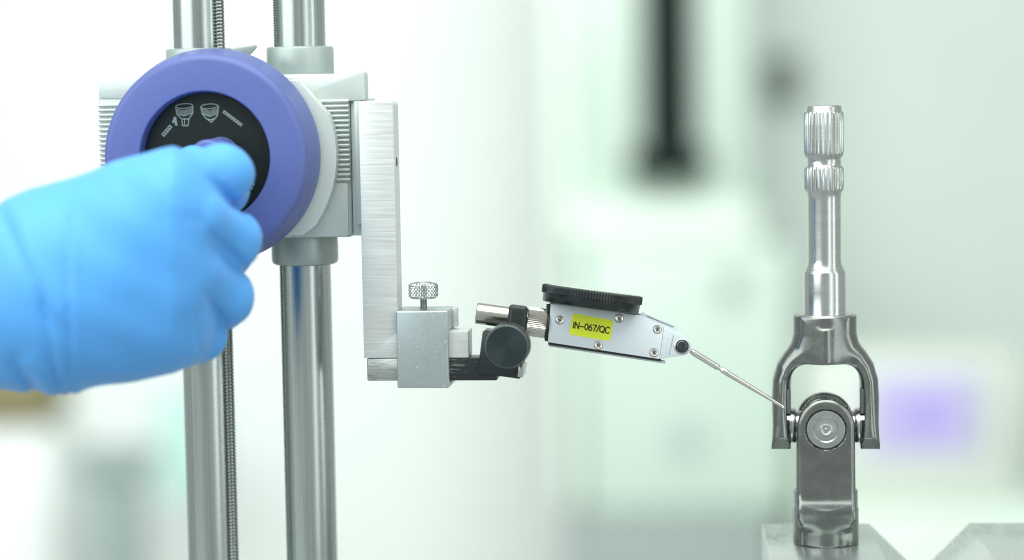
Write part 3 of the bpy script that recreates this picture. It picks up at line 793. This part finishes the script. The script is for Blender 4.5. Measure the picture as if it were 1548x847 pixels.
# shaft
def teeth(n, d):
    return lambda t_, r, h: r
NT = 26
def spline(t_, r, h):
    py = 643 - h / u1
    if r > 6.93 and jz(289.5) < h < jz(168.5):
        w_ = 0.5 + 0.5 * math.cos(NT * t_)
        return 6.93 + (r - 6.93) * (w_)
    return r
def zz(py): return jz(py)
pr = [(0, zz(159.5)), (6.3, zz(159.5)), (6.75, zz(161.5)), (6.75, zz(168)), (7.0, zz(169)), (7.45, zz(172)), (7.45, zz(190)), (7.45, zz(210)), (7.45, zz(230)), (7.05, zz(236)), (6.55, zz(238.5)),
      (6.4, zz(240)), (6.4, zz(249.5)), (6.7, zz(251)), (7.1, zz(253)), (7.4, zz(256)), (7.4, zz(270)), (7.4, zz(284)), (6.97, zz(288.5)), (6.6, zz(291)), (6.35, zz(296)), (6.25, zz(302)), (6.25, zz(392))]
pr += [(6.3, zz(396)), (6.6, zz(401)), (7.3, zz(407)), (7.75, zz(410.5)), (7.9, zz(413)), (7.95, zz(440)), (8.0, zz(474)), (8.2, zz(476)), (8.2, zz(486))]
MB().lathe(pr, (0, 0, 0), 'z', NT * 12, spline).build('splined_shaft', M['bright'], joint, sharp=50)
MB().lathe([(8.05, zz(474.5)), (10.6, zz(474.5)), (10.95, zz(477))], (0, 0, 0), 'z', 96).build('neck_rim', M['machined'], joint)

# ================================================================== unseen surface plate under block and gauge, added for dark reflections from below
ZP = ZV - 58.0
o = MB().box(-800, 800, -300, 150, ZP - 110, ZP - .05, 3, 2).build('surface_plate', M['granite'], None); o['kind'] = 'structure'
zpl = ZP - GO[2]
MB().box(UL - 38, UR + 30, -16, 70, zpl, zpl + 34, 3, 3).build('gauge_base', M['paint'], gauge)

# ================================================================== gloved hand
HY = -78.0
def hp_(px, py, Y): return P(px, py, Y)
def rr(px, Y): return px * mmpx(Y)
def chain(p, pts, k):
    d = None
    for (a, b) in zip(pts, pts[1:]):
        c_ = cone(p, hp_(*a[:3]), hp_(*b[:3]), rr(a[3], a[2]), rr(b[3], b[2])); d = c_ if d is None else smin(d, c_, k)
    return d
WR = P(70, 455, -82)
def hand(p):
    # forearm and back of the hand: flat fans of cones, blended
    fore = smin(chain(p, [(-260, 440, -72, 108), (30, 430, -78, 104), (150, 395, -80, 112)], 8), chain(p, [(-260, 480, -72, 106), (30, 480, -78, 100), (150, 455, -80, 110)], 8), 14)
    back = chain(p, [(110, 397, -80, 114), (236, 326, -84, 68)], 10)
    for pts in ([(110, 420, -80, 118), (252, 362, -87, 66)], [(110, 440, -80, 120), (250, 425, -86, 64)], [(110, 460, -80, 112), (232, 474, -82, 64)]):
        back = smin(back, chain(p, pts, 10), 12)
    d = smin(fore, back, 14)
    rel = p - CAM; dep = rel @ fwd; px = 774 + FPX * (rel @ rt) / dep; py = 423.5 - FPX * (rel @ up) / dep
    kv = 1.0 + 17.0 * np.clip((326 - px) / 64, 0, 1)                            # fingers flow out of the back of the hand, creases open towards the joints
    d = smin(d, chain(p, [(90, 470, -76, 100), (270, 492, -76, 54)], 10), 10)
    idx = chain(p, [(222, 314, -84, 58), (268, 286, -86, 49), (338, 263, -71, 42), (336, 284, -54, 38), (322, 270, -40, 32)], 4)
    mid = chain(p, [(226, 345, -86, 62), (284, 328, -88, 54), (349, 364, -70, 43), (340, 380, -54, 39), (318, 350, -42, 34)], 4)
    rin = chain(p, [(224, 422, -85, 60), (279, 410, -86, 52), (340, 449, -68, 42), (332, 460, -54, 39), (310, 420, -42, 34)], 4)
    lit = chain(p, [(206, 476, -80, 60), (258, 478, -81, 50), (303, 505, -66, 39), (296, 512, -54, 36), (280, 470, -44, 32)], 4)
    d = smin(d, idx, np.maximum(kv, 4))
    thumb = chain(p, [(140, 330, -66, 60), (230, 290, -46, 48), (292, 256, -42, 36)], 6)
    d = smin(d, thumb, 6)
    for f_ in (mid, rin, lit): d = smin(d, f_, kv)
    x, y, z = p[:, 0], p[:, 1], p[:, 2]
    w = np.clip((-60 - y) / 20, 0, 1)
    # folds of the cuff over the wrist
    for (xa, ya, xb, yb_, wd, am) in ((5, 330, 66, 470, 9, .8), (66, 470, 86, 590, 8, 1.2), (100, 350, 104, 590, 6, .9), (30, 560, 60, 600, 12, 1.5)):
        tt = np.clip((py - ya) / (yb_ - ya), -.2, 1.2); cx = xa + (xb - xa) * tt
        win = np.exp(-np.maximum(0, np.maximum(ya - py, py - yb_)) ** 2 / 600.0)
        d = d + am * w * win * (np.exp(-((px - cx) / wd) ** 2) - .6 * np.exp(-((px - cx - 2.2 * wd) / (wd * 1.2)) ** 2))
    for (xa, ya, xb, yb_, wd, am) in ((312, 266, 368, 318, 6, 1.9), (316, 352, 380, 411, 6, 1.9), (306, 440, 346, 494, 6, 1.7)):      # deep folds between the fingers
        e0 = np.array([xb - xa, yb_ - ya], float); l2 = e0 @ e0
        tt = np.clip(((px - xa) * e0[0] + (py - ya) * e0[1]) / l2, 0, 1)
        d = d + am * np.sqrt(tt) * w * np.exp(-((px - xa - tt * e0[0]) ** 2 + (py - ya - tt * e0[1]) ** 2) / wd ** 2)
    # fine wrinkles that run back from the finger creases
    for (xa, ya, xb, yb_, wd, am) in ((298, 336, 284, 328, 7, .35), (318, 356, 300, 322, 6, .25), (292, 470, 300, 525, 5, .5), (276, 474, 286, 528, 5, .35), (232, 250, 262, 300, 8, .3)):
        e0 = np.array([xb - xa, yb_ - ya], float); l2 = e0 @ e0
        tt = np.clip(((px - xa) * e0[0] + (py - ya) * e0[1]) / l2, 0, 1)
        d = d + am * w * np.exp(-((px - xa - tt * e0[0]) ** 2 + (py - ya - tt * e0[1]) ** 2) / wd ** 2)
    d = d + .35 * np.sin(x * .19 + z * .11) * np.sin(z * .23 + 1.3) * np.clip((px + 60) / 200, .2, 1)
    return d
lo = P(-90, 640, -130); hi = P(420, 180, -20)
hm = sdf_mesh(hand, (lo[0], -124, lo[2]), (hi[0] + 4, -18, hi[2]), 1.25)
HF = Frame(P(150, 430, -75), np.eye(3))
hm.v = [tuple(np.array(v) - HF.o) for v in hm.v]
person = thing('person', 'hand in a blue nitrile glove gripping the violet wheel hub', 'person', HF)
hm.build('glove', M['glove'], person, sharp=180)
